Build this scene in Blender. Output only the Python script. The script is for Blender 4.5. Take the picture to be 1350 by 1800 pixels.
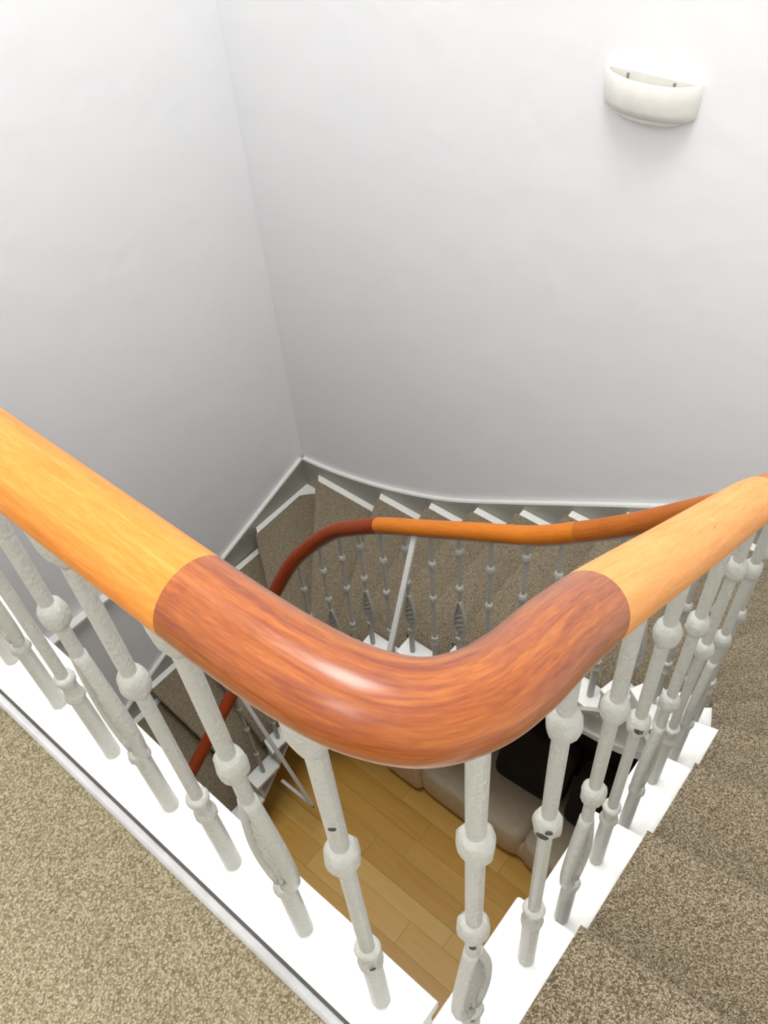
import bpy, math, random
from mathutils import Vector, Matrix, noise

for o in list(bpy.data.objects):
    bpy.data.objects.remove(o)
SC = bpy.context.scene
COL = SC.collection
PI = math.pi
random.seed(7)

# ------------------------------------------------------------------ camera
cam = bpy.data.cameras.new('camera')
cam.sensor_fit = 'HORIZONTAL'
cam.sensor_width = 36.0
cam.lens = 1500 / 1350 * 36.0
cam.clip_start = 0.02
cam_o = bpy.data.objects.new('camera', cam)
COL.objects.link(cam_o)
RC = [[0.769143533738279, 0.4420354041081978, -0.46154406726064084],
      [0.6358130421032527, -0.6021717822690267, 0.4828363285113819],
      [-0.0644980619863884, -0.6648261773981573, -0.7442084075352507]]
cam_o.matrix_world = Matrix([[RC[i][0], -RC[i][1], -RC[i][2], (0, 0, 1.4)[i]] for i in range(3)] + [[0, 0, 0, 1]])
SC.camera = cam_o

# ------------------------------------------------------------------ light: skylight over the well, added window behind the viewer
world = bpy.data.worlds.new('world')
SC.world = world
world.use_nodes = True
world.node_tree.nodes['Background'].inputs[0].default_value = (0.75, 0.85, 1.0, 1)
world.node_tree.nodes['Background'].inputs[1].default_value = 0.6
SKY = dict(x0=-2.2, x1=0.2, y0=-0.35, y1=1.65, z=6.14)
sl = bpy.data.lights.new('skylight', 'AREA')
sl.shape = 'RECTANGLE'
sl.size = SKY['x1'] - SKY['x0']
sl.size_y = SKY['y1'] - SKY['y0']
sl.energy = 340
sl.color = (1.0, 0.985, 0.96)
sl_o = bpy.data.objects.new('skylight', sl)
sl_o.location = ((SKY['x0'] + SKY['x1']) / 2, (SKY['y0'] + SKY['y1']) / 2, SKY['z'])
COL.objects.link(sl_o)

WIN = dict(x0=-0.35, x1=0.75, z0=2.1, z1=3.5)  # assumed window out of view, added for light from behind the viewer
wl = bpy.data.lights.new('added_window_light', 'AREA')
wl.shape = 'RECTANGLE'
wl.size = WIN['x1'] - WIN['x0']
wl.size_y = WIN['z1'] - WIN['z0']
wl.energy = 42
wl.color = (1.0, 0.99, 0.97)
wl_o = bpy.data.objects.new('added_window_light', wl)
wl_o.location = ((WIN['x0'] + WIN['x1']) / 2, -2.08, (WIN['z0'] + WIN['z1']) / 2)
wl_o.rotation_euler = (math.radians(90), 0, 0)
COL.objects.link(wl_o)

vs = SC.view_settings
vs.view_transform = 'Standard'
vs.look = 'None'
vs.gamma = 1.0
vs.use_curve_mapping = False
vs.exposure = -0.2

# ------------------------------------------------------------------ materials
MATS = {}


def newmat(name):
    m = bpy.data.materials.new(name)
    m.use_nodes = True
    nt = m.node_tree
    b = nt.nodes['Principled BSDF']
    MATS[name] = m
    return m, nt, b


def N(nt, typ, **kw):
    n = nt.nodes.new(typ)
    for k, v in kw.items():
        if hasattr(n, k):
            setattr(n, k, v)
        else:
            n.inputs[k].default_value = v
    return n


def coords(nt, kind='Object', scale=(1, 1, 1)):
    tc = nt.nodes.new('ShaderNodeTexCoord')
    mp = nt.nodes.new('ShaderNodeMapping')
    mp.inputs['Scale'].default_value = scale
    nt.links.new(tc.outputs[kind], mp.inputs['Vector'])
    return mp.outputs['Vector']


def ramp(nt, fac, stops):
    r = nt.nodes.new('ShaderNodeValToRGB')
    e = r.color_ramp.elements
    while len(e) < len(stops):
        e.new(0.5)
    for i, (p, c) in enumerate(stops):
        e[i].position = p
        e[i].color = (*c, 1) if len(c) == 3 else c
    nt.links.new(fac, r.inputs['Fac'])
    return r.outputs['Color']


def bump(nt, b, h, strength, dist):
    bp = nt.nodes.new('ShaderNodeBump')
    bp.inputs['Strength'].default_value = strength
    bp.inputs['Distance'].default_value = dist
    nt.links.new(h, bp.inputs['Height'])
    nt.links.new(bp.outputs['Normal'], b.inputs['Normal'])


def mat_wall():
    m, nt, b = newmat('wall_paint')
    v = coords(nt)
    n1 = N(nt, 'ShaderNodeTexNoise', Scale=1.3, Detail=4.0)
    nt.links.new(v, n1.inputs['Vector'])
    c = ramp(nt, n1.outputs['Fac'], [(0.3, (0.865, 0.872, 0.888)), (0.7, (0.885, 0.89, 0.90))])
    nt.links.new(c, b.inputs['Base Color'])
    b.inputs['Roughness'].default_value = 0.75
    n2 = N(nt, 'ShaderNodeTexNoise', Scale=6.0, Detail=6.0)
    nt.links.new(v, n2.inputs['Vector'])
    bump(nt, b, n2.outputs['Fac'], 0.25, 0.02)


def mat_gloss_white(name, col, rough, bscale, bstr, bdist):
    m, nt, b = newmat(name)
    v = coords(nt)
    n1 = N(nt, 'ShaderNodeTexNoise', Scale=bscale, Detail=5.0)
    nt.links.new(v, n1.inputs['Vector'])
    c = ramp(nt, n1.outputs['Fac'], [(0.3, tuple(x * 0.93 for x in col)), (0.65, col)])
    nt.links.new(c, b.inputs['Base Color'])
    b.inputs['Roughness'].default_value = rough
    bump(nt, b, n1.outputs['Fac'], bstr, bdist)


def mat_plain(name, col, rough=0.6, metal=0.0):
    m, nt, b = newmat(name)
    v = coords(nt)
    n1 = N(nt, 'ShaderNodeTexNoise', Scale=25.0, Detail=4.0)
    nt.links.new(v, n1.inputs['Vector'])
    c = ramp(nt, n1.outputs['Fac'], [(0.3, tuple(x * 0.88 for x in col)), (0.7, col)])
    nt.links.new(c, b.inputs['Base Color'])
    b.inputs['Roughness'].default_value = rough
    b.inputs['Metallic'].default_value = metal


def mat_carpet(name, stops, vscale, nscale, bstr, bdist, sc=(1, 1, 1)):
    m, nt, b = newmat(name)
    v = coords(nt, scale=sc)
    vo = N(nt, 'ShaderNodeTexVoronoi', Scale=vscale)
    nt.links.new(v, vo.inputs['Vector'])
    n1 = N(nt, 'ShaderNodeTexNoise', Scale=nscale, Detail=6.0, Roughness=0.7)
    nt.links.new(v, n1.inputs['Vector'])
    sep = nt.nodes.new('ShaderNodeSeparateColor')
    nt.links.new(vo.outputs['Color'], sep.inputs[0])
    mx = N(nt, 'ShaderNodeMix')
    mx.inputs[0].default_value = 0.45
    nt.links.new(n1.outputs['Fac'], mx.inputs[2])
    nt.links.new(sep.outputs[0], mx.inputs[3])
    c = ramp(nt, mx.outputs[0], stops)
    # darker joints between the tufts
    r2 = ramp(nt, vo.outputs['Distance'], [(0.25, (1, 1, 1)), (0.75, (0.62, 0.6, 0.56))])
    mul = N(nt, 'ShaderNodeMix', data_type='RGBA', blend_type='MULTIPLY')
    mul.inputs[0].default_value = 1.0
    nt.links.new(c, mul.inputs[6])
    nt.links.new(r2, mul.inputs[7])
    nt.links.new(mul.outputs[2], b.inputs['Base Color'])
    b.inputs['Roughness'].default_value = 0.95
    b.inputs['Specular IOR Level'].default_value = 0.1
    b.inputs['Sheen Weight'].default_value = 0.15
    inv = N(nt, 'ShaderNodeMath', operation='SUBTRACT')
    inv.inputs[0].default_value = 1.0
    nt.links.new(vo.outputs['Distance'], inv.inputs[1])
    ad = N(nt, 'ShaderNodeMath', operation='ADD')
    nt.links.new(inv.outputs[0], ad.inputs[0])
    nt.links.new(n1.outputs['Fac'], ad.inputs[1])
    bump(nt, b, ad.outputs[0], bstr, bdist)


def mat_rail(name, dark, mid, light, rough, coat):
    m, nt, b = newmat(name)
    v = coords(nt, 'UV', (9.0, 110.0, 1))
    n1 = N(nt, 'ShaderNodeTexNoise', Scale=1.0, Detail=7.0, Roughness=0.62, Distortion=0.6)
    nt.links.new(v, n1.inputs['Vector'])
    v2 = coords(nt, 'UV', (60.0, 420.0, 1))
    n2 = N(nt, 'ShaderNodeTexNoise', Scale=1.0, Detail=3.0)
    nt.links.new(v2, n2.inputs['Vector'])
    mx = N(nt, 'ShaderNodeMix')
    mx.inputs[0].default_value = 0.3
    nt.links.new(n1.outputs['Fac'], mx.inputs[2])
    nt.links.new(n2.outputs['Fac'], mx.inputs[3])
    c = ramp(nt, mx.outputs[0], [(0.3, dark), (0.5, mid), (0.68, light)])
    # sparse dark knocks and flecks in the polish
    v3_ = coords(nt, 'UV', (38.0, 150.0, 1))
    n3 = N(nt, 'ShaderNodeTexNoise', Scale=1.0, Detail=2.0)
    nt.links.new(v3_, n3.inputs['Vector'])
    fl_ = ramp(nt, n3.outputs['Fac'], [(0.70, (1, 1, 1)), (0.76, (0.55, 0.45, 0.4))])
    mu_ = N(nt, 'ShaderNodeMix', data_type='RGBA', blend_type='MULTIPLY')
    mu_.inputs[0].default_value = 1.0
    nt.links.new(c, mu_.inputs[6])
    nt.links.new(fl_, mu_.inputs[7])
    nt.links.new(mu_.outputs[2], b.inputs['Base Color'])
    b.inputs['Roughness'].default_value = rough
    b.inputs['Specular IOR Level'].default_value = 0.12
    b.inputs['Coat Weight'].default_value = coat
    b.inputs['Coat Roughness'].default_value = 0.27
    bump(nt, b, n2.outputs['Fac'], 0.08, 0.001)


def mat_plank():
    m, nt, b = newmat('plank_wood')
    oi = nt.nodes.new('ShaderNodeObjectInfo')
    v = coords(nt, 'Object', (2.2, 28.0, 1))
    va = N(nt, 'ShaderNodeVectorMath', operation='ADD')
    nt.links.new(v, va.inputs[0])
    mu = N(nt, 'ShaderNodeMath', operation='MULTIPLY')
    mu.inputs[1].default_value = 37.0
    nt.links.new(oi.outputs['Random'], mu.inputs[0])
    nt.links.new(mu.outputs[0], va.inputs[1])
    n1 = N(nt, 'ShaderNodeTexNoise', Scale=1.0, Detail=6.0, Roughness=0.6, Distortion=0.9)
    nt.links.new(va.outputs[0], n1.inputs['Vector'])
    mx = N(nt, 'ShaderNodeMix')
    mx.inputs[0].default_value = 0.45
    nt.links.new(n1.outputs['Fac'], mx.inputs[2])
    nt.links.new(oi.outputs['Random'], mx.inputs[3])
    c = ramp(nt, mx.outputs[0], [(0.2, (0.64, 0.33, 0.05)), (0.5, (0.76, 0.44, 0.09)), (0.8, (0.84, 0.54, 0.15))])
    nt.links.new(c, b.inputs['Base Color'])
    b.inputs['Roughness'].default_value = 0.38


mat_wall()
mat_gloss_white('white_gloss', (0.84, 0.84, 0.80), 0.28, 60.0, 0.35, 0.004)
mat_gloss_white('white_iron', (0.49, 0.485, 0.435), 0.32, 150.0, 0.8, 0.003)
mat_gloss_white('white_shell', (0.86, 0.85, 0.79), 0.5, 20.0, 0.05, 0.002)
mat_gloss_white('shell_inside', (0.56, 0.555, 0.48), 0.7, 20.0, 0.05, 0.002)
mat_gloss_white('ceiling_paint', (0.82, 0.82, 0.82), 0.8, 8.0, 0.05, 0.002)
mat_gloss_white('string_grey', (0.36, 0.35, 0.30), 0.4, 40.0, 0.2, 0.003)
mat_plain('bare_iron', (0.045, 0.04, 0.03), 0.7)
mat_plain('slot_grey', (0.30, 0.29, 0.26), 0.5)
mat_plain('gap_dark', (0.09, 0.085, 0.075), 0.8)
mat_plain('metal_strip', (0.86, 0.86, 0.86), 0.35, 0.45)
mat_plain('sofa_fabric', (0.80, 0.69, 0.50), 0.95)
mat_plain('sofa_piping', (0.22, 0.18, 0.13), 0.95)
mat_plain('cushion_shade_dark', (0.03, 0.022, 0.022), 0.95)  # near-black for the cushions, and for shade painted onto the sofa back
mat_plain('slab_wood', (0.45, 0.24, 0.06), 0.5)
mat_carpet('carpet_landing', [(0.28, (0.20, 0.155, 0.085)), (0.5, (0.36, 0.305, 0.19)), (0.72, (0.52, 0.455, 0.315))], 380.0, 150.0, 0.9, 0.003, (1.0, 0.8, 1.0))
mat_carpet('carpet_stair', [(0.3, (0.13, 0.093, 0.050)), (0.5, (0.31, 0.245, 0.152)), (0.7, (0.60, 0.51, 0.365))], 430.0, 210.0, 0.9, 0.0035)
mat_rail('rail_light', (0.50, 0.150, 0.016), (0.62, 0.215, 0.032), (0.70, 0.285, 0.058), 0.45, 0.3)
mat_rail('rail_pale', (0.58, 0.23, 0.062), (0.67, 0.295, 0.092), (0.72, 0.345, 0.125), 0.55, 0.12)
mat_rail('rail_red', (0.14, 0.016, 0.001), (0.275, 0.060, 0.003), (0.43, 0.125, 0.009), 0.4, 1.0)
mat_rail('rail_orange', (0.52, 0.13, 0.010), (0.62, 0.18, 0.016), (0.66, 0.21, 0.025), 0.45, 0.2)
mat_rail('rail_brown', (0.34, 0.080, 0.010), (0.45, 0.125, 0.018), (0.52, 0.16, 0.028), 0.5, 0.2)
mat_rail('rail_deep', (0.19, 0.026, 0.006), (0.27, 0.042, 0.009), (0.33, 0.06, 0.013), 0.5, 0.2)
mat_plank()


# ------------------------------------------------------------------ helpers
def mesh(name, verts, faces, mat, parent=None, smooth=False, uvs=None, caps=0):
    me = bpy.data.meshes.new(name)
    me.from_pydata([tuple(v) for v in verts], [], faces)
    me.validate()
    me.update()
    if isinstance(mat, str):
        me.materials.append(MATS[mat])
    if smooth:
        me.polygons.foreach_set('use_smooth', [True] * len(me.polygons))
    if smooth and caps:
        for pi in range(len(me.polygons) - caps, len(me.polygons)):
            me.polygons[pi].use_smooth = False
    if uvs is not None:
        l = me.uv_layers.new(name='UVMap')
        for lp in me.loops:
            l.data[lp.index].uv = uvs[lp.vertex_index]
    o = bpy.data.objects.new(name, me)
    COL.objects.link(o)
    if parent is not None:
        o.parent = parent
    return o


def reuse(o, name, parent, mw=None):
    c = o.copy()
    c.name = name
    COL.objects.link(c)
    c.parent = parent
    return c


def empty(name, loc=(0, 0, 0)):
    o = bpy.data.objects.new(name, None)
    o.location = loc
    o.empty_display_size = 0.1
    COL.objects.link(o)
    return o


def tag(o, label, cat=None, group=None, kind=None):
    o['label'] = label
    if cat:
        o['category'] = cat
    if group:
        o['group'] = group
    if kind:
        o['kind'] = kind
    return o


def boxdata(x0, x1, y0, y1, z0, z1):
    v = [(x, y, z) for z in (z0, z1) for y in (y0, y1) for x in (x0, x1)]
    f = [(0, 2, 3, 1), (4, 5, 7, 6), (0, 1, 5, 4), (2, 6, 7, 3), (0, 4, 6, 2), (1, 3, 7, 5)]
    return v, f


def box(name, b, mat, parent=None, bev=0.0):
    v, f = boxdata(*b)
    o = mesh(name, v, f, mat, parent)
    if bev:
        add_bevel(o, bev)
    return o


def add_bevel(o, w, seg=2):
    m = o.modifiers.new('bevel', 'BEVEL')
    m.width = w
    m.segments = seg
    m.limit_method = 'ANGLE'
    m.angle_limit = math.radians(40)


def prism(name, poly, z0, z1, mat, parent=None, bev=0.0):
    n = len(poly)
    a = sum(poly[i][0] * poly[(i + 1) % n][1] - poly[(i + 1) % n][0] * poly[i][1] for i in range(n))
    if a < 0:
        poly = poly[::-1]
    v = [(p[0], p[1], z0) for p in poly] + [(p[0], p[1], z1) for p in poly]
    f = [tuple(range(n))[::-1], tuple(range(n, 2 * n))] + [(i, (i + 1) % n, n + (i + 1) % n, n + i) for i in range(n)]
    o = mesh(name, v, f, mat, parent)
    if bev:
        add_bevel(o, bev)
    return o


def catmull(pts, sub=8):
    pts = [Vector(p) for p in pts]
    P = [2 * pts[0] - pts[1]] + pts + [2 * pts[-1] - pts[-2]]
    out = []
    for i in range(1, len(P) - 2):
        p0, p1, p2, p3 = P[i - 1:i + 3]
        # centripetal parametrisation
        t0 = 0.0
        t1 = t0 + max((p1 - p0).length, 1e-6) ** 0.5
        t2 = t1 + max((p2 - p1).length, 1e-6) ** 0.5
        t3 = t2 + max((p3 - p2).length, 1e-6) ** 0.5
        for k in range(sub):
            t = t1 + (t2 - t1) * k / sub
            a1 = p0 * ((t1 - t) / (t1 - t0)) + p1 * ((t - t0) / (t1 - t0))
            a2 = p1 * ((t2 - t) / (t2 - t1)) + p2 * ((t - t1) / (t2 - t1))
            a3 = p2 * ((t3 - t) / (t3 - t2)) + p3 * ((t - t2) / (t3 - t2))
            b1 = a1 * ((t2 - t) / (t2 - t0)) + a2 * ((t - t0) / (t2 - t0))
            b2 = a2 * ((t3 - t) / (t3 - t1)) + a3 * ((t - t1) / (t3 - t1))
            out.append(b1 * ((t2 - t) / (t2 - t1)) + b2 * ((t - t1) / (t2 - t1)))
    out.append(pts[-1])
    return out


def sweep(name, path, prof, mat, parent=None, smooth=True, u0=0.0, wobble=0.0, ends=None):
    """prof: closed list of (side, up) offsets; up stays as near vertical as the path allows"""
    path = [Vector(p) for p in path]
    n = len(prof)
    V, UV, L = [], [], u0
    for i, p in enumerate(path):
        a = path[max(i - 1, 0)]
        b = path[min(i + 1, len(path) - 1)]
        if ends and i == 0:
            a = ends[0]
        if ends and i == len(path) - 1:
            b = ends[1]
        t = (b - a).normalized()
        s = t.cross(Vector((0, 0, 1)))
        s = s.normalized() if s.length > 1e-4 else Vector((1, 0, 0))
        up = s.cross(t).normalized()
        if i:
            L += (p - path[i - 1]).length
        for j, (ps, pu) in enumerate(prof):
            w = 1.0 + (wobble * noise.noise(Vector((L * 30, j * 0.7, 3.1))) if wobble else 0)
            V.append(p + s * ps * w + up * pu * w)
            UV.append((L, j / n * 0.22))
    F = []
    for i in range(len(path) - 1):
        for j in range(n):
            k = (j + 1) % n
            F.append((i * n + j, i * n + k, (i + 1) * n + k, (i + 1) * n + j))
    if not ends:                 # sections that butt against each other need no end faces
        F.append(tuple(range(n)))
        F.append(tuple(range((len(path) - 1) * n, len(path) * n))[::-1])
    return mesh(name, V, F, mat, parent, smooth, UV, 0 if ends else 2)


def circ(r, n):
    return [(r * math.cos(2 * PI * i / n), r * math.sin(2 * PI * i / n)) for i in range(n)]


def lathe_data(prof, n, jit=0.0, seed=0.0, rot=0.0, flat=1.0):
    V, F = [], []
    for i, (z, r) in enumerate(prof):
        for j in range(n):
            a = 2 * PI * (j + rot) / n
            x, y = math.cos(a), math.sin(a)
            rr = r * (1 + jit * noise.noise(Vector((x * 1.7 + seed, y * 1.7, z * 45 + seed))))
            V.append((x * rr, y * rr * flat, z))
    m = len(prof)
    for i in range(m - 1):
        for j in range(n):
            k = (j + 1) % n
            F.append((i * n + j, i * n + k, (i + 1) * n + k, (i + 1) * n + j))
    F.append(tuple(range(n))[::-1])
    F.append(tuple(range((m - 1) * n, m * n)))
    return V, F


# ------------------------------------------------------------------ the plan of the stair
RISE = 0.19
NT = 23                       # treads; the lower floor is the 24th level
FLOOR_Z = -RISE * (NT + 1)
WL, WB, WR = -3.56, 2.91, 0.98     # wall faces
ST = 0.03                     # thickness of the wall string
WLs, WBs, WRs = WL + ST, WB - ST, WR - ST
A1C, A1R = Vector((-0.66, 1.25)), 0.5
A2C, A2R = Vector((-2.0, 1.33)), 0.42


def arc1(d):
    a = math.radians(d)
    return Vector((A1C.x + A1R * math.cos(a), A1C.y + A1R * math.sin(a)))


def arc2(d):
    a = math.radians(d)
    return Vector((A2C.x + A2R * math.cos(a), A2C.y + A2R * math.sin(a)))


# nosing lines: point on the baluster line, point at the wall string
NOSE = [
    ((-0.16, 0.19), (WRs, 0.19)),
    ((-0.16, 0.476), (WRs, 0.56)),
    ((-0.16, 0.776), (WRs, 0.90)),
    ((-0.16, 1.074), (WRs, 1.24)),
    ((-0.164, 1.318), (WRs, 1.62)),
    (arc1(26), (WRs, 2.40)),
    (arc1(44), (0.77, WBs)),
    (arc1(62), (0.22, WBs)),
    (arc1(78), (-0.27, WBs)),
    ((-0.76, 1.75), (-0.68, WBs)),
    ((-1.05, 1.75), (-1.05, WBs)),
    ((-1.345, 1.75), (-1.35, WBs)),
    ((-1.635, 1.75), (-1.65, WBs)),
    ((-1.90, 1.75), (-1.968, WBs)),
    (arc2(96), (-2.325, WBs)),
    (arc2(115), (-2.767, WBs)),
    (arc2(135), (-3.38, WBs)),
    (arc2(152), (WLs, 2.335)),
    (arc2(168), (WLs, 1.95)),
    ((-2.42, 1.255), (WLs, 1.55)),
    ((-2.42, 1.06), (WLs, 1.12)),
    ((-2.42, 0.83), (WLs, 0.85)),
    ((-2.42, 0.58), (WLs, 0.58)),
    ((-2.42, 0.33), (WLs, 0.33)),
]
NOSE = [(Vector(a), Vector(b)) for a, b in NOSE]
CORNER = {6: Vector((WRs, WBs)), 17: Vector((WLs, WBs))}
OUT, INN, STRIP = 0.055, 0.058, 0.058


def nline(k, back=0.0):
    """nosing line k: outer end, carpet start, carpet end, wall end; moved back (uphill) by back"""
    s, w = NOSE[k]
    d = (w - s).normalized()
    if abs(w.x - WRs) < 1e-6:
        nrm = Vector((1, 0))
    elif abs(w.x - WLs) < 1e-6:
        nrm = Vector((-1, 0))
    else:
        nrm = Vector((0, 1))
    q = STRIP / max(0.3, d.dot(nrm))
    up = Vector((d.y, -d.x))
    off = up * back
    return s - d * OUT + off, s + d * INN + off, w - d * q + off, w + off, d, up


def path_between(k):
    """extra points on the baluster line between nosings k-1 and k, where it curves"""
    a, b = NOSE[k - 1][0], NOSE[k][0]
    for c, r in ((A1C, A1R), (A2C, A2R)):
        if abs((a - c).length - r) < 0.02 and abs((b - c).length - r) < 0.02 and (k <= 9 or k >= 14):
            m = (a + b) / 2 - c
            m = c + m.normalized() * r
            return [m]
    return []


# ------------------------------------------------------------------ the setting
Z0, Z1 = FLOOR_Z - 0.2, 6.3
YF = -2.0
tag(box('wall_left', (WL - 0.15, WL, YF - 0.15, WB + 0.15, Z0, Z1), 'wall_paint'), 'pale lavender plaster wall on the left of the stairwell', 'wall', kind='structure')
tag(box('wall_back', (WL, WR, WB, WB + 0.15, Z0, Z1), 'wall_paint'), 'pale lavender plaster wall behind the stair with the wall light on it', 'wall', kind='structure')
tag(box('wall_right', (WR, WR + 0.15, YF - 0.15, WB + 0.15, Z0, Z1), 'wall_paint'), 'pale plaster wall at the right of the descending stair', 'wall', kind='structure')
wv, wf = [], []
for bb in ((WL, WIN['x0'], Z0, Z1), (WIN['x1'], WR, Z0, Z1), (WIN['x0'], WIN['x1'], Z0, WIN['z0']), (WIN['x0'], WIN['x1'], WIN['z1'], Z1)):
    v_, f_ = boxdata(bb[0], bb[1], YF - 0.15, YF, bb[2], bb[3])
    wf += [tuple(i + len(wv) for i in q) for q in f_]
    wv += v_
win = empty('added_window_1', (0.2, YF, WIN['z0']))  # frame around the added light, an assumed window out of view
tag(win, 'assumed tall white sash window, unseen, added behind the viewer for its light', 'window', kind='structure')
for i, bb in enumerate(((-0.55, 0.55, 0.0, 0.05), (-0.55, 0.55, 1.35, 1.4), (-0.55, -0.5, 0.05, 1.35), (0.5, 0.55, 0.05, 1.35), (-0.5, 0.5, 0.68, 0.72))):
    box('frame', (bb[0], bb[1], -0.07, -0.02, bb[2], bb[3]), 'white_gloss', win)
tag(mesh('wall_front', wv, wf, 'wall_paint'), 'pale plaster wall closing the landing behind the viewer', 'wall', kind='structure')
# ceiling with the skylight opening
cv, cf = [], []


def addbox(V, F, *b):
    v, f = boxdata(*b)
    k = len(V)
    V += v
    F += [tuple(i + k for i in q) for q in f]


ZC = 6.0
addbox(cv, cf, WL, SKY['x0'], YF, WB, ZC, ZC + 0.3)
addbox(cv, cf, SKY['x1'], WR, YF, WB, ZC, ZC + 0.3)
addbox(cv, cf, SKY['x0'], SKY['x1'], YF, SKY['y0'], ZC, ZC + 0.3)
addbox(cv, cf, SKY['x0'], SKY['x1'], SKY['y1'], WB, ZC, ZC + 0.3)
tag(mesh('ceiling', cv, cf, 'ceiling_paint'), 'white ceiling with a skylight opening over the stairwell', 'ceiling', kind='structure')

CZ = -0.006                    # top of the landing carpet
EDGE = 0.099                   # carpet edge
fv, ff = [], []
addbox(fv, ff, WL, WR, YF, EDGE, -0.30, CZ)
tag(mesh('floor', fv, ff, 'carpet_landing'), 'beige looped carpet on the landing in the lower left corner', 'carpet floor', kind='structure')
# landing edge board on which the landing balusters stand
crv, crf = [], []
NX = 90
x_a, x_b = WL, -0.198
for i in range(NX + 1):
    x = x_a + (x_b - x_a) * i / NX
    yf = 0.224 + 0.004 * noise.noise(Vector((x * 3.1, 0, 0))) + max(0, (-0.45 - x)) * 0.03
    ring = [(0.119, -0.30), (0.119, -0.004), (0.123, 0.0), (0.17, 0.0012 * noise.noise(Vector((x * 9, 1, 0)))), (yf - 0.008, 0.0), (yf - 0.002, -0.004), (yf, -0.012), (yf - 0.002, -0.035), (yf - 0.018, -0.04), (yf - 0.018, -0.30)]
    crv += [(x, y, z) for y, z in ring]
m = 10
for i in range(NX):
    for j in range(m):
        k = (j + 1) % m
        crf.append((i * m + j, i * m + k, (i + 1) * m + k, (i + 1) * m + j))
crf.append(tuple(range(m)))
crf.append(tuple(range(NX * m, NX * m + m))[::-1])
tag(mesh('trim_1', crv, crf, 'white_gloss'), 'white gloss edge board of the landing under the near balusters', 'trim', kind='structure')
# metal carpet edging with a dark groove
strip = empty('trim_2')
strip['kind'] = 'structure'
tag(strip, 'shiny metal carpet edging strip between beige carpet and white board', 'edging', kind='structure')
prof = [(EDGE - 0.002, -0.01), (EDGE - 0.002, -0.002), (0.101, 0.0015), (0.105, 0.0035), (0.109, 0.003), (0.1125, 0.0), (0.1135, -0.004), (0.1135, -0.01)]
sv = [(x, y, z) for x in (WL, -0.2) for y, z in prof]
n = len(prof)
sf = [(j, (j + 1) % n, n + (j + 1) % n, n + j) for j in range(n)] + [tuple(range(n)), tuple(range(n, 2 * n))[::-1]]
mesh('metal_bead', sv, sf, 'metal_strip', strip, True)
box('groove', (WL, -0.2, 0.1135, 0.119, -0.02, -0.006), 'gap_dark', strip)
# landing nosing where the flight starts
tag(box('trim_3', (-0.198, WRs, EDGE, 0.17, -0.30, -0.004), 'white_gloss', bev=0.008), 'white landing nosing board at the top of the stair', 'trim', kind='structure')
# ledge on the left wall, low down
led = empty('trim_4')
tag(led, 'narrow white ledge running along the left wall low over the stair', 'ledge', kind='structure')
box('shelf', (WL, WL + 0.055, -1.2, 1.2, -2.79, -2.765), 'white_gloss', led, 0.004)
box('apron', (WL, WL + 0.025, -1.2, 1.19, -2.86, -2.79), 'wall_paint', led, 0.003)

# lower floor: slab and planks
fl = box('floor_lower', (WL, WR, YF, WB, FLOOR_Z - 0.1, FLOOR_Z - 0.012), 'slab_wood')
tag(fl, 'honey coloured plank floor at the bottom of the stairwell', 'wood floor', kind='structure')
seams = [0.20, 0.37, 0.54, 0.70, 0.86, 1.025, 1.195, 1.32, 1.49, 1.635, 1.80, 1.96, 2.12, 2.28]
rnd = random.Random(3)
unit = boxdata(-0.5, 0.5, -0.5, 0.5, -0.5, 0.5)
for i in range(len(seams) - 1):
    y0, y1 = seams[i], seams[i + 1]
    cuts = [-2.75]
    while cuts[-1] < 0.2:
        cuts.append(cuts[-1] + rnd.uniform(0.8, 1.25))
    if abs(y0 - 1.025) < 1e-3:
        cuts = [-2.75, -2.05, -1.259, -0.62, 0.1]
    if abs(y0 - 1.195) < 1e-3:
        cuts = [-2.75, -1.83, -1.002, -0.3, 0.2]
    for a, b in zip(cuts[:-1], cuts[1:]):
        dz = rnd.uniform(-0.0006, 0.0006)
        g = 0.0005
        p = box('plank', (a + g, b - g, y0 + g, y1 - g, FLOOR_Z - 0.012, FLOOR_Z + dz), 'plank_wood', fl, 0.0006)

# ------------------------------------------------------------------ the staircase
stair = empty('staircase', (-0.16, 0.19, FLOOR_Z))
tag(stair, 'winding open-well staircase with white strings and speckled brown carpet', 'staircase')
stair_inv = Matrix.Translation(-Vector(stair.location))


def shift(o):
    """world-built geometry under a moved parent"""
    o.matrix_parent_inverse = stair_inv
    return o


def v3(p, z):
    return (p.x, p.y, z)


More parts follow.
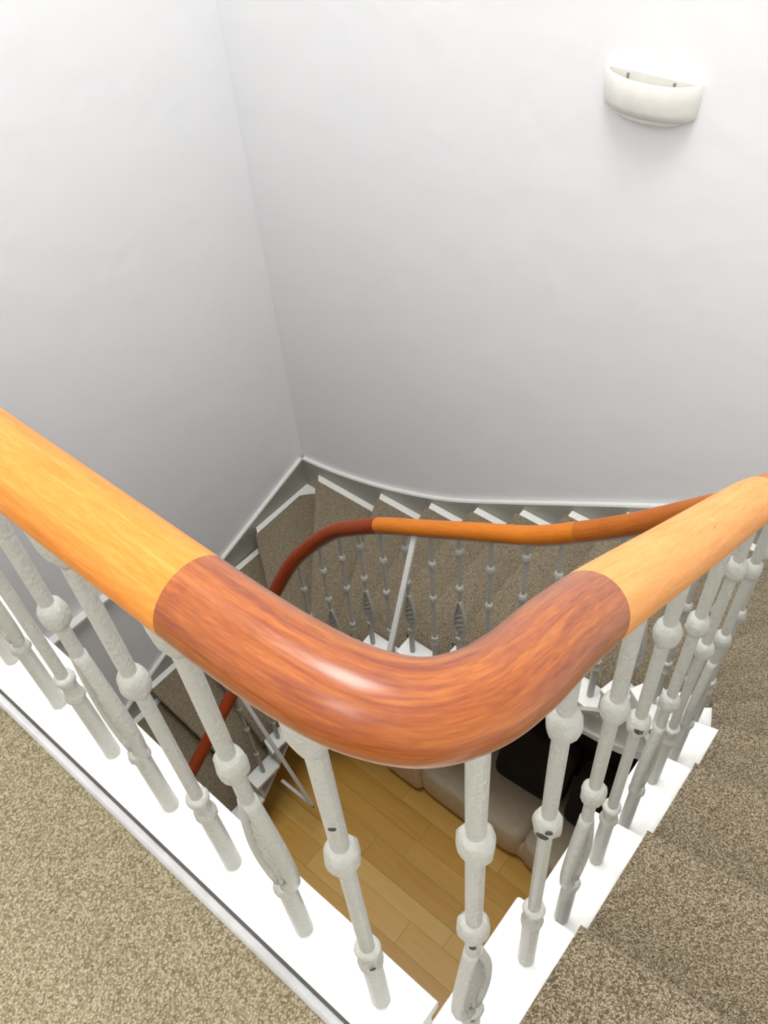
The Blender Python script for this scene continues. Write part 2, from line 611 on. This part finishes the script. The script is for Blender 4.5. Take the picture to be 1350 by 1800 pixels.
for k in range(1, NT + 1):
    z = -RISE * k
    fo, fi, fw, fe, fd, fup = nline(k)
    bo, bi, bw, be, bd, bup = nline(k - 1, 0.02)
    outer = [bo] + [m_ + (m_ - (A1C if k < 10 else A2C)).normalized() * -OUT for m_ in path_between(k)] + [fo]
    poly = list(outer) + [fe] + ([CORNER[k]] if k in CORNER else []) + [be]
    tr = shift(prism('tread', poly, z - 0.032, z, 'white_gloss', stair, 0.005))
    tr['label'] = 'white painted tread board with carpet laid over its middle'
    # riser board under the nosing of the tread above
    ro, ri, rw, re, rd, rup = nline(k - 1, 0.022)
    thick = rup * 0.018
    rs = ro + rd * 0.018
    shift(prism('riser', [rs, re, re + thick, rs + thick], z, z + RISE - 0.032, 'white_gloss', stair))
    # carpet: flat top, rounded nose, down the riser below
    T = 0.011
    cb_i, cb_w = nline(k - 1, 0.012)[1], nline(k - 1, 0.012)[2]
    inner = [cb_i] + [m_ + (m_ - (A1C if k < 10 else A2C)).normalized() * INN for m_ in path_between(k)] + [fi]
    wallside = [fw]
    if k in CORNER:
        c = CORNER[k]
        sx = -1 if c.x > 0 else 1
        wallside += [c + Vector((sx * 0.05, -0.12)), c + Vector((sx * 0.10, -0.055))]
        if k == 17:
            wallside = [fw, c + Vector((0.05, -0.13)), c + Vector((0.12, -0.055))]
        else:
            wallside = [fw, c + Vector((-0.12, -0.055)), c + Vector((-0.05, -0.13))]
            wallside = [fw, c + Vector((-0.10, -0.05)), c + Vector((-0.05, -0.10))]
    top = inner + wallside + [cb_w]
    nfront = len(inner) - 1         # index of fi
    V = [v3(p, z + T) for p in top] + [v3(p, z) for p in top]
    nt_ = len(top)
    F = [tuple(range(nt_))]
    for i in range(nt_):
        if i == nfront:
            continue
        j = (i + 1) % nt_
        F.append((i, i + nt_, j + nt_, j))
    # the nose, several columns so that the pile edge is uneven
    NCOL = 22
    RN = 0.026
    rows = 7
    base = len(V)
    fwd = -fup
    for c in range(NCOL + 1):
        t = c / NCOL
        p = fi.lerp(fw, t)
        jit = 0.0015 * noise.noise(Vector((t * 23, k * 3.3, 0)))
        for r_ in range(rows):
            a = PI * r_ / (rows - 1)
            q = p + fwd * ((RN + jit) * math.sin(a) * 0.75)
            V.append((q.x, q.y, z + T + 0.004 * math.sin(min(PI, a * 2)) - RN + RN * math.cos(a)))
        q = p + fup * 0.012
        V.append((q.x, q.y, z - 0.035))
        V.append((q.x, q.y, z - RISE + 0.004))
    W_ = rows + 2
    for c in range(NCOL):
        for r_ in range(W_ - 1):
            F.append((base + c * W_ + r_, base + c * W_ + r_ + 1, base + (c + 1) * W_ + r_ + 1, base + (c + 1) * W_ + r_))
    F.append(tuple(base + r_ for r_ in range(rows))[::-1])
    F.append(tuple(base + NCOL * W_ + r_ for r_ in range(rows)))
    cp = mesh('carpet', V, F, 'carpet_stair', tr)
    cp.matrix_parent_inverse = Matrix.Identity(4)
    cp['label'] = 'speckled brown stair carpet on one tread'

# cut string on the well side
SBOT = {5: -1.30, 6: -1.58, 7: -1.80, 8: -1.90, 9: -1.97}


def string_bottom(k):
    a = math.floor(k)
    f = lambda q: SBOT.get(q, -RISE * q - 0.30)
    return f(a) + (f(a + 1) - f(a)) * (k - a)


V, F = [], []
for k in range(1, NT + 1):
    pts = [NOSE[k - 1][0]] + path_between(k) + [NOSE[k][0]]
    rows = []
    for i, p in enumerate(pts):
        if i == 0:
            d = nline(k - 1)[4]
        elif i == len(pts) - 1:
            d = nline(k)[4]
        else:
            d = (nline(k - 1)[4] + nline(k)[4]).normalized()
        t = i / (len(pts) - 1)
        zb = string_bottom(k - 1 + t)
        zt = -RISE * k - 0.03
        ins = 0.05 if k >= 17 else 0.0        # the lowest flight's string sits back under the tread ends
        a, b = p - d * (0.04 - ins), p - d * (0.01 - ins)
        b0 = len(V)
        V += [v3(a, zb), v3(a, zt), v3(b, zt), v3(b, zb)]
        rows.append(b0)
    for a, b in zip(rows[:-1], rows[1:]):
        for j in range(4):
            q = (j + 1) % 4
            F.append((a + j, a + q, b + q, b + j))
    F.append(tuple(rows[0] + j for j in range(4)))
    F.append(tuple(rows[-1] + j for j in range(4))[::-1])
shift(mesh('outer_string', V, F, 'white_gloss', stair))['label'] = 'white cut string board facing the well'
# moulding along the foot of the cut string
mp = []
for k in range(0, NT + 1):
    s, w = NOSE[k]
    d = (w - s).normalized()
    if k <= 16:
        mp.append((s.x - d.x * 0.045, s.y - d.y * 0.045, string_bottom(k) + 0.012))
shift(sweep('string_moulding', catmull(mp, 4), [(-0.012, -0.014), (0.012, -0.014), (0.012, 0.014), (-0.012, 0.014)], 'white_gloss', stair, False))
# soffit
V, F = [], []
for k in range(0, NT + 1):
    s, w = NOSE[k]
    d = (w - s).normalized()
    zb = string_bottom(k)
    V += [v3(s - d * 0.03, zb + 0.01), v3(w, zb + 0.01), v3(w, zb + 0.045), v3(s - d * 0.03, zb + 0.045)]
for k in range(NT):
    for j in range(4):
        q = (j + 1) % 4
        F.append((4 * k + j, 4 * k + q, 4 * k + 4 + q, 4 * k + 4 + j))
for k, c in CORNER.items():
    b = len(V)
    zb = string_bottom(k - 0.5)
    V += [v3(c, zb + 0.01), v3(c, zb + 0.045)]
    F += [(4 * (k - 1) + 1, 4 * k + 1, b), (4 * (k - 1) + 2, b + 1, 4 * k + 2)]
shift(mesh('soffit', V, F, 'ceiling_paint', stair))

# wall string: white sloping skirting with the treads housed in it
wall_tops = [(WRs, 0.19, 0.05), (WRs, 0.56, -0.10), (WRs, 0.90, -0.29), (WRs, 1.24, -0.48), (WRs, 1.62, -0.66), (WRs, 2.40, -0.82), (WRs, WBs, -0.90),
             (0.77, WBs, -0.98), (0.22, WBs, -1.20), (-0.27, WBs, -1.42), (-0.68, WBs, -1.64), (-1.052, WBs, -1.862), (-1.359, WBs, -2.05), (-1.786, WBs, -2.315), (-2.202, WBs, -2.56), (-2.578, WBs, -2.725), (-2.95, WBs, -2.85), (-3.316, WBs, -2.935), (WLs, WBs, -2.965),
             (WLs, 2.0, -3.262), (WLs, 1.38, -3.64), (WLs, 0.95, -3.83), (WLs, 0.58, -4.06), (WLs, 0.33, -4.27), (WLs, 0.15, -4.40)]


def wall_side(name, pts, inward):
    P = catmull([(a, b, c) for a, b, c in pts], 5) if inward[1] else [Vector(p) for p in pts]
    V, F = [], []
    for p in P:
        i2 = Vector(inward)
        w_ = Vector((p.x, p.y)) - i2 * (ST - 0.001)
        zb = p.z - 0.62
        V += [(p.x, p.y, zb), (p.x, p.y, p.z - 0.012), (p.x - inward[0] * 0.004, p.y - inward[1] * 0.004, p.z), (w_.x, w_.y, p.z), (w_.x, w_.y, zb)]
    for i in range(len(P) - 1):
        for j in range(5):
            q = (j + 1) % 5
            F.append((5 * i + j, 5 * i + q, 5 * i + 5 + q, 5 * i + 5 + j))
    F.append(tuple(range(5)))
    F.append(tuple(range(5 * len(P) - 5, 5 * len(P)))[::-1])
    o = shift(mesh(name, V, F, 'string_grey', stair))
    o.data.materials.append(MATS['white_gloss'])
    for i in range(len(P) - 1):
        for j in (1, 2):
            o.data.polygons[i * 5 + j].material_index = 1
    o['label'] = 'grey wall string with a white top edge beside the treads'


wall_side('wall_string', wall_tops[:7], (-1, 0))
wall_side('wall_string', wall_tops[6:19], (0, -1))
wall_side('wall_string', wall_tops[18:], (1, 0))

# ------------------------------------------------------------------ the balustrade
bal = empty('balustrade', (-0.16, 0.172, 0))
bal_inv = Matrix.Translation(-Vector(bal.location))
tag(bal, 'white painted iron balustrade with round wooden handrail winding down the stairwell', 'balustrade')
RR = 0.0355


def rz_right(y):
    return 0.738 - 0.620 * (y - 0.5)


def rz_back(x):
    return -0.9095 + 0.6175 * (x + 0.9)


sec_landing = [(WL, 0.171, 0.91), (-2.5, 0.171, 0.91), (-1.5, 0.171, 0.91), (-0.8, 0.171, 0.91), (-0.362, 0.1715, 0.91)]
sec_bend = [(-0.362, 0.1715, 0.91), (-0.315, 0.172, 0.91), (-0.262, 0.175, 0.91), (-0.213, 0.184, 0.908), (-0.180, 0.205, 0.899), (-0.163, 0.24, 0.883), (-0.1585, 0.285, 0.861), (-0.161, 0.345, 0.831), (-0.1632, 0.41, rz_right(0.41))]
sec_right = [(-0.1632, y, rz_right(y)) for y in (0.41, 0.6, 0.75, 0.88)] + [(-0.1634, 0.955, 0.451)]
a_pts = []
for d, zz in ((0, 0.205), (10, 0.115), (22, -0.002), (34, -0.115), (45, -0.227), (56, -0.340), (65.5, -0.447), (74, -0.540), (82, -0.622)):
    p = arc1(d)
    a_pts.append((p.x, p.y, zz))
sec_wreath = [sec_right[-1], (-0.1645, 1.04, 0.386), (-0.167, 1.14, 0.302)] + a_pts + [(-0.665, 1.75, -0.698), (-0.785, 1.75, -0.806)]
sec_back = [(-0.785, 1.75, -0.806)] + [(x, 1.75, rz_back(x)) for x in (-0.95, -1.2, -1.45, -1.715)]
b_pts = []
for d, zz in ((90, -1.645), (105, -1.768), (118, -1.885), (129, -1.991), (145.6, -2.206), (160, -2.40), (172, -2.545)):
    p = arc2(d)
    b_pts.append((p.x, p.y, zz))
sec_lower = [sec_back[-1], (-1.87, 1.75, -1.535)] + b_pts + [(-2.42, 1.198, -2.765), (-2.42, 1.0, -2.915), (-2.42, 0.81, -3.063), (-2.42, 0.55, -3.24), (-2.42, 0.33, -3.40), (-2.42, 0.18, -3.46), (-2.42, 0.05, -3.47)]
PROF = circ(RR, 40)
SECS = ((sec_landing, 'rail_light', 'amber polished rail length along the landing'),
        (sec_bend, 'rail_red', 'red-brown polished bend of the handrail in the foreground'),
        (sec_right, 'rail_pale', 'pale orange rail length over the first flight'),
        (sec_wreath, 'rail_brown', 'brown curved rail piece turning at the far right'),
        (sec_back, 'rail_orange', 'orange rail length over the far flight'),
        (sec_lower, 'rail_deep', 'dark red curved rail piece winding down at the far left'))
ctrl, marks = [], [0]
for pts, mt, lab in SECS:
    ctrl += pts if not ctrl else pts[1:]
    marks.append((len(ctrl) - 1) * 8)
ALLPATH = catmull(ctrl, 8)
core = [(-0.0125, -RR - 0.006), (0.0125, -RR - 0.006), (0.0125, -RR + 0.004), (-0.0125, -RR + 0.004)]
for q, (pts, mt, lab) in enumerate(SECS):
    a, b = marks[q], marks[q + 1]
    o = sweep('handrail_section', ALLPATH[a:b + 1], PROF, mt, bal, True, q * 3.7, ends=(ALLPATH[max(a - 1, 0)], ALLPATH[min(b + 1, len(ALLPATH) - 1)]))
    o.matrix_parent_inverse = bal_inv
    o['label'] = lab
# flat iron core rail let into the underside, all along
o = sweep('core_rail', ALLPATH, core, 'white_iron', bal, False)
o.matrix_parent_inverse = bal_inv
o['label'] = 'thin white iron bar under the wooden handrail'


def rail_z(x, y):
    best, bz = 9, 0
    for a, b in zip(ALLPATH[:-1], ALLPATH[1:]):
        ab = Vector((b.x - a.x, b.y - a.y))
        L2 = ab.length_squared
        if L2 < 1e-10:
            continue
        t = max(0, min(1, ((x - a.x) * ab.x + (y - a.y) * ab.y) / L2))
        q = a.lerp(b, t)
        d = math.hypot(q.x - x, q.y - y)
        if d < best:
            best, bz, bq = d, q.z, q
    return bz, bq


K2, K1 = 0.57, 0.815


def knop_prof(h, r, r0):
    return [(-h, r0), (-h * 0.86, r0 + (r - r0) * 0.45), (-h * 0.62, r0 + (r - r0) * 0.83), (-h * 0.25, r), (h * 0.2, r * 0.99), (h * 0.55, r0 + (r - r0) * 0.8), (h * 0.82, r0 + (r - r0) * 0.42), (h, r0)]


KN = []
for i in range(4):
    V, F = lathe_data(knop_prof(0.024, 0.0186, 0.0098), 18, 0.16, i * 5.7)
    o = mesh('knop', V, F, 'white_iron', None, True)
    KN.append(o)
V, F = lathe_data([(-0.052, 0.0102), (-0.046, 0.0125), (-0.034, 0.0168), (-0.016, 0.0195), (0.006, 0.0205), (0.02, 0.020), (0.03, 0.019)], 18, 0.12, 2.0)
CAP = mesh('knop', V, F, 'white_iron', None, True)
CA = []
for i in range(2):
    pr = [(-0.036, 0.0145), (-0.033, 0.017), (-0.027, 0.0175), (-0.021, 0.0165), (-0.016, 0.0145), (-0.006, 0.0135), (0.004, 0.0135), (0.012, 0.0145), (0.017, 0.0165), (0.023, 0.017), (0.029, 0.0155), (0.033, 0.010)]
    V, F = lathe_data(pr, 18, 0.12, 11 + i * 3.1)
    CA.append(mesh('collar', V, F, 'white_iron', None, True))
V, F = lathe_data([(-0.013, 0.0142), (-0.009, 0.0172), (0.0, 0.0175), (0.006, 0.0162), (0.013, 0.0135)], 18, 0.12, 21.0)
CB = mesh('collar', V, F, 'white_iron', None, True)
# leaf ornament between two bowed strands, lying in the plane of the balustrade
LZ0, LZ1 = 0.212, 0.475


def leaf_w(t):
    return 0.0285 * math.sin(PI * t ** 0.62) ** 0.95 + 0.0028


V, F = [], []
NTt, NU = 34, 9
for side in (1, -1):
    b0 = len(V)
    for i in range(NTt + 1):
        t = i / NTt
        zz = LZ0 + (LZ1 - LZ0) * t
        w = leaf_w(t) * 0.9
        for j in range(NU + 1):
            uu = -1 + 2 * j / NU
            ridge = 0.0046 * math.sin(t * 44 + uu * 5.5 * (1 if uu > 0 else 0.6))
            th = 0.0008 + 0.0012 * (1 - abs(uu)) * math.sin(PI * t) ** 0.5 + ridge * min(1, 4 * t, 4 * (1 - t))
            V.append((uu * w, side * max(-0.001, th), zz))
    for i in range(NTt):
        for j in range(NU):
            q = (b0 + i * (NU + 1) + j, b0 + i * (NU + 1) + j + 1, b0 + (i + 1) * (NU + 1) + j + 1, b0 + (i + 1) * (NU + 1) + j)
            F.append(q if side < 0 else q[::-1])
LEAF = mesh('leaf', V, F, 'white_iron', None, True)
STR = []
for sgn in (1, -1):
    P = []
    for i in range(17):
        t = i / 16
        P.append((sgn * leaf_w(t), 0.0, LZ0 - 0.004 + (LZ1 - LZ0 + 0.012) * t))
    STR.append(P)
STRO = []
for P in STR:
    V, F = [], []
    nn = 8
    for i, p in enumerate(P):
        for j in range(nn):
            a = 2 * PI * j / nn
            V.append((p[0] + 0.0082 * math.cos(a), 0.0105 * math.sin(a), p[2]))
    for i in range(len(P) - 1):
        for j in range(nn):
            q = (j + 1) % nn
            F.append((i * nn + j, i * nn + q, (i + 1) * nn + q, (i + 1) * nn + j))
    F += [tuple(range(nn))[::-1], tuple(range((len(P) - 1) * nn, len(P) * nn))]
    STRO.append(mesh('strand', V, F, 'white_iron', None, True))
used = set()


def sub(proto, name, parent, z, rot=0.0):
    if proto.name not in used:
        used.add(proto.name)
        o = proto
    else:
        o = proto.copy()
        COL.objects.link(o)
    o.parent = parent
    o.location = (0, 0, z)
    o.rotation_euler = (0, 0, rot)
    return o


bidx = 0


def baluster(x, y, zb, typ, tangent, landing=False, chips=()):
    """tangent: heading of the handrail in plan (radians)"""
    global bidx
    bidx += 1
    rz, q = rail_z(x, y)
    top = rz - RR - 0.002
    h = top - zb
    r0, r1 = 0.0148, 0.0102
    if typ == 'A':
        pr = [(0, r0), (0.1, r0 * 0.98), (0.215, r0 * 0.95), (0.225, r0 * 0.8), (0.255, r1), (0.4, r1 * 0.98), (0.55, r1 * 0.95), (0.62, r1), (0.72, r1)]
    else:
        pr = [(0, r0), (0.1, r0 * 0.98), (0.19, r0 * 0.95), (0.205, r1), (0.215, 0.006), (0.35, 0.004), (0.46, 0.006), (0.48, r1), (0.55, r1 * 0.95), (0.62, r1), (0.72, r1)]
    kk = K1
    if landing:
        kk = h - 0.03
    pr += [(kk, r1), (h, r1 * 1.05)]
    V, F = lathe_data(pr, 8, 0.06, bidx * 1.37, 0.5)
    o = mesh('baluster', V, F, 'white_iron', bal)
    add_bevel(o, 0.0016, 1)
    lean = Vector((q.x - x, q.y - y, h)).normalized()
    M = Matrix.Translation((x, y, zb)) @ Vector((0, 0, 1)).rotation_difference(lean).to_matrix().to_4x4() @ Matrix.Rotation(tangent, 4, 'Z')
    o.matrix_parent_inverse = bal_inv
    o.matrix_basis = M
    o['label'] = 'white iron baluster with leaf ornament' if typ == 'B' else 'plain white iron baluster with ringed collar'
    sub(KN[bidx % 4], 'knop', o, K2, bidx * 1.1)
    if landing:
        sub(CAP, 'knop', o, kk, bidx * 0.9)
    else:
        sub(KN[(bidx + 2) % 4], 'knop', o, K1, bidx * 0.7)
    if typ == 'A':
        sub(CA[bidx % 2], 'collar', o, 0.232, bidx * 1.9)
    else:
        sub(CB, 'collar', o, 0.198, bidx * 1.9)
        sub(LEAF, 'leaf', o, 0)
        sub(STRO[0], 'strand', o, 0)
        sub(STRO[1], 'strand', o, 0)
    # chips of missing paint, given in world directions as seen from the landing
    for (cz, cr, az, size, seed) in chips:
        rr_ = random.Random(seed)
        nv = 8
        az_l = az - tangent
        V = []
        for ring, lift in ((1.0, -0.0008), (0.82, 0.0007)):
            for j in range(nv):
                a = 2 * PI * j / nv
                s = size * (0.55 + 0.6 * rr_.random()) if ring == 1.0 else None
                if s is None:
                    s = srs[j] * ring
                elif j == 0:
                    srs = [s]
                else:
                    srs.append(s)
                du, dv = s * math.cos(a) * 1.25, s * math.sin(a) * 0.8
                ang = az_l + du / cr
                # follow the round of the knop
                rad = cr * math.sqrt(max(0.2, 1 - (dv / 0.03) ** 2)) + lift
                V.append((rad * math.cos(ang), rad * math.sin(ang), cz + dv))
        F = [(j, (j + 1) % nv, nv + (j + 1) % nv, nv + j) for j in range(nv)] + [tuple(range(nv, 2 * nv))]
        c = mesh('paint_chip', V, F, 'bare_iron', o)
        c['label'] = 'dark bare patch where the paint is chipped'
    return o


# landing
lx = [-0.265, -0.419, -0.579, -0.735, -0.894, -1.056]
while lx[-1] > WL + 0.2:
    lx.append(lx[-1] - 0.158)
for i, x in enumerate(lx):
    ch = ()
    if i == 0:
        ch = ((0.655, 0.0104, math.radians(-52), 0.0035, 5), (0.222, 0.0172, math.radians(-38), 0.004, 6))
    baluster(x, 0.1715, 0.0, 'AB'[i % 2], 0.0, True, ch)
# first flight, two to a tread
toward = math.radians(-65)
right = [(-0.153, 0.243, 1), (-0.148, 0.395, 1), (-0.152, 0.546, 2), (-0.157, 0.684, 2), (-0.163, 0.862, 3), (-0.165, 1.0, 3), (-0.168, 1.182, 4)]
for i, (x, y, k) in enumerate(right):
    ch = ()
    if i == 0:
        ch = ((0.552, 0.0182, math.radians(-58), 0.005, 8), (0.195, 0.0172, math.radians(-50), 0.004, 9))
    if i == 1:
        ch = ((0.566, 0.0193, math.radians(-78), 0.0085, 11), (0.581, 0.0192, math.radians(-58), 0.0058, 12))
    if i == 3:
        ch = ((0.573, 0.0194, math.radians(-62), 0.0085, 14),)
    baluster(x, y, -RISE * k, 'BA'[i % 2], PI / 2, False, ch)
# right-hand winders, one to a tread
seq = 0
for k, d in ((5, 19), (6, 36), (7, 53), (8, 70), (9, 86)):
    p = arc1(d)
    baluster(p.x, p.y, -RISE * k, 'AB'[seq % 2], math.radians(d + 90))
    seq += 1
# far flight
far = [(-0.835, 10, 'A'), (-0.972, 10, 'B'), (-1.126, 11, 'A'), (-1.276, 11, 'B'), (-1.421, 12, 'A'), (-1.567, 12, 'B'), (-1.707, 13, 'A'), (-1.848, 13, 'B'), (-1.985, 14, 'A')]
for x, k, t in far:
    baluster(x, 1.75, -RISE * k, t, PI)
for k, d, t in ((15, 107, 'B'), (16, 125, 'A'), (17, 144, 'B'), (18, 160, 'A')):
    p = arc2(d)
    baluster(p.x, p.y, -RISE * k, t, math.radians(d + 90))
for y, k, t in ((1.345, 19, 'B'), (1.165, 20, 'A'), (0.96, 21, 'B'), (0.74, 22, 'A'), (0.64, 22, 'B'), (0.48, 23, 'A'), (0.37, 23, 'B')):
    baluster(-2.42, y, -RISE * k, t, -PI / 2)


# raking stays with outriggers
def bar(name, a, b, w, t, mat, parent, side):
    a, b = Vector(a), Vector(b)
    d = (b - a).normalized()
    s = (Vector(side) - d * d.dot(Vector(side))).normalized()
    n_ = d.cross(s)
    V = []
    for p in (a, b):
        for i, j in ((-1, -1), (1, -1), (1, 1), (-1, 1)):
            V.append(p + s * w * 0.5 * i + n_ * t * 0.5 * j)
    F = [(0, 1, 2, 3)[::-1], (4, 5, 6, 7), (0, 1, 5, 4), (1, 2, 6, 5), (2, 3, 7, 6), (3, 0, 4, 7)]
    o = mesh(name, V, F, mat, parent)
    o.matrix_parent_inverse = bal_inv
    return o


for top, foot, root, side in (((-1.498, 1.738, -1.315), (-1.498, 1.335, -2.41), (-1.498, 1.71, -2.41), (1, 0, 0)),
                              ((-2.41, 1.195, -2.83), (-2.10, 1.25, -4.04), (-2.385, 1.25, -4.04), (0, 1, 0))):
    st = bar('stay', top, foot, 0.024, 0.012, 'white_gloss', bal, side)
    st['label'] = 'flat white iron stay raking from handrail out over the well'
    ob = bar('outrigger', root, foot, 0.022, 0.012, 'white_gloss', st, side)
    ob.matrix_parent_inverse = Matrix.Identity(4)
    V, F = lathe_data([(-0.014, 0.008), (-0.011, 0.0115), (0.011, 0.0115), (0.014, 0.008)], 10)
    V = [(a + foot[0], b + foot[1], c + foot[2]) for a, b, c in V]
    kb = mesh('bolt', V, F, 'slot_grey', st)
# curved flat bar inside the right-hand winders
P = []
for d in range(26, 104, 6):
    a = math.radians(d)
    zz = -1.22 - 0.0084 * (d - 26)
    P.append((A1C.x + 0.42 * math.cos(a), A1C.y + 0.42 * math.sin(a), zz))
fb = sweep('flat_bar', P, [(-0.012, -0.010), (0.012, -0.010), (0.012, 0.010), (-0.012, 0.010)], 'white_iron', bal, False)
fb.matrix_parent_inverse = bal_inv
fb['label'] = 'curved flat iron bar below the right-hand winders'

# ------------------------------------------------------------------ wall light
sc = empty('wall_light', (-1.30, WB, 0.05))
tag(sc, 'cream half-round uplighter fixed high on the far wall', 'wall light')
NA = 28


def dring(a, b, z, y0=0.0, n=NA):
    return [(a * math.cos(PI + PI * i / n), y0 + b * math.sin(PI + PI * i / n), z) for i in range(n + 1)]


V, F = [], []
rings = [dring(0.164, 0.078, -0.012), dring(0.172, 0.090, -0.004), dring(0.178, 0.098, 0.02), dring(0.181, 0.102, 0.06), dring(0.181, 0.102, 0.108), dring(0.179, 0.100, 0.112),
         dring(0.168, 0.089, 0.112), dring(0.166, 0.087, 0.106), dring(0.162, 0.082, 0.03), dring(0.10, 0.03, 0.02)]
for r in rings:
    V += r
w_ = NA + 1
for i in range(len(rings) - 1):
    for j in range(NA):
        F.append((i * w_ + j, i * w_ + j + 1, (i + 1) * w_ + j + 1, (i + 1) * w_ + j))
F.append(tuple(range(w_))[::-1])
F.append(tuple(range((len(rings) - 1) * w_, len(rings) * w_)))
sh = mesh('shell', V, F, 'white_shell', sc, True)
sh.data.materials.append(MATS['shell_inside'])
for i in range(7, len(rings) - 1):
    for j in range(NA):
        sh.data.polygons[i * NA + j].material_index = 1
sh.data.polygons[len(sh.data.polygons) - 1].material_index = 1
V = dring(0.125, 0.066, -0.034) + dring(0.132, 0.072, -0.026) + dring(0.132, 0.072, -0.006)
F = [(i * w_ + j, i * w_ + j + 1, (i + 1) * w_ + j + 1, (i + 1) * w_ + j) for i in range(2) for j in range(NA)]
F += [tuple(range(w_))[::-1], tuple(range(2 * w_, 3 * w_))]
mesh('bottom_plate', V, F, 'white_shell', sc, False)
box('back_plate', (-0.174, 0.174, -0.007, 0.0, -0.005, 0.109), 'white_shell', sc, 0.002)
for x in (-0.095, 0.08):
    box('fixing_screw', (x - 0.004, x + 0.004, -0.013, -0.006, 0.070, 0.100), 'slot_grey', sc, 0.001)

# ------------------------------------------------------------------ sofa below, under the far flight
so = empty('sofa', (-1.3, 1.95, FLOOR_Z))
tag(so, 'beige fabric sofa standing on the plank floor under the stair', 'sofa')


def pillow(name, x0, x1, y0, y1, z0, z1, mat, parent, rx=0.04, puff=0.02, n=10):
    cx, cy, cz = (x0 + x1) / 2, (y0 + y1) / 2, (z0 + z1) / 2
    V, F = [], []
    NS, NR = 32, 14
    for i in range(NR + 1):
        ph = -PI / 2 + PI * i / NR
        for j in range(NS):
            th = 2 * PI * j / NS

            def sp(c_, e):
                return math.copysign(abs(c_) ** e, c_)
            e1, e2 = 0.28, 0.22
            V.append((cx + (x1 - x0) / 2 * sp(math.cos(ph), e1) * sp(math.cos(th), e2),
                      cy + (y1 - y0) / 2 * sp(math.cos(ph), e1) * sp(math.sin(th), e2),
                      cz + (z1 - z0) / 2 * sp(math.sin(ph), e1)))
    for i in range(NR):
        for j in range(NS):
            q = (j + 1) % NS
            F.append((i * NS + j, i * NS + q, (i + 1) * NS + q, (i + 1) * NS + j))
    return mesh(name, V, F, mat, parent, True)


pillow('base', -0.66, 1.30, 0.0, 0.82, 0.04, 0.30, 'sofa_fabric', so)
pillow('seat_cushion', -0.47, 0.385, -0.035, 0.66, 0.06, 0.43, 'sofa_fabric', so)
pillow('seat_cushion', 0.375, 1.22, -0.035, 0.66, 0.06, 0.43, 'sofa_fabric', so)
pillow('arm', -0.76, -0.42, -0.06, 0.82, 0.03, 0.60, 'sofa_fabric', so)
pillow('arm', 1.2, 1.5, -0.06, 0.82, 0.03, 0.60, 'sofa_fabric', so)
pillow('backrest', -0.62, 1.4, 0.58, 0.84, 0.1, 0.86, 'cushion_shade_dark', so)['label'] = 'back of the beige sofa, coloured dark for the shade under the stair'  # deep shade under the stair is put into the backrest colour
for x in (-0.62, 1.38):
    for y in (0.08, 0.72):
        V, F = lathe_data([(0, 0.02), (0.035, 0.025)], 10)
        mesh('foot', [(a + x, b + y, c) for a, b, c in V], F, 'gap_dark', so)
for x, lab in ((-1.09, 'left one of the two dark throw cushions on the beige sofa'), (-0.56, 'right one of the two dark throw cushions, added to darken the sofa under the stair')):
    cu = pillow('throw_cushion', -0.245, 0.245, -0.07, 0.07, -0.24, 0.24, 'cushion_shade_dark', None)  # the right-hand cushion is added to fill the near-black area below the stair
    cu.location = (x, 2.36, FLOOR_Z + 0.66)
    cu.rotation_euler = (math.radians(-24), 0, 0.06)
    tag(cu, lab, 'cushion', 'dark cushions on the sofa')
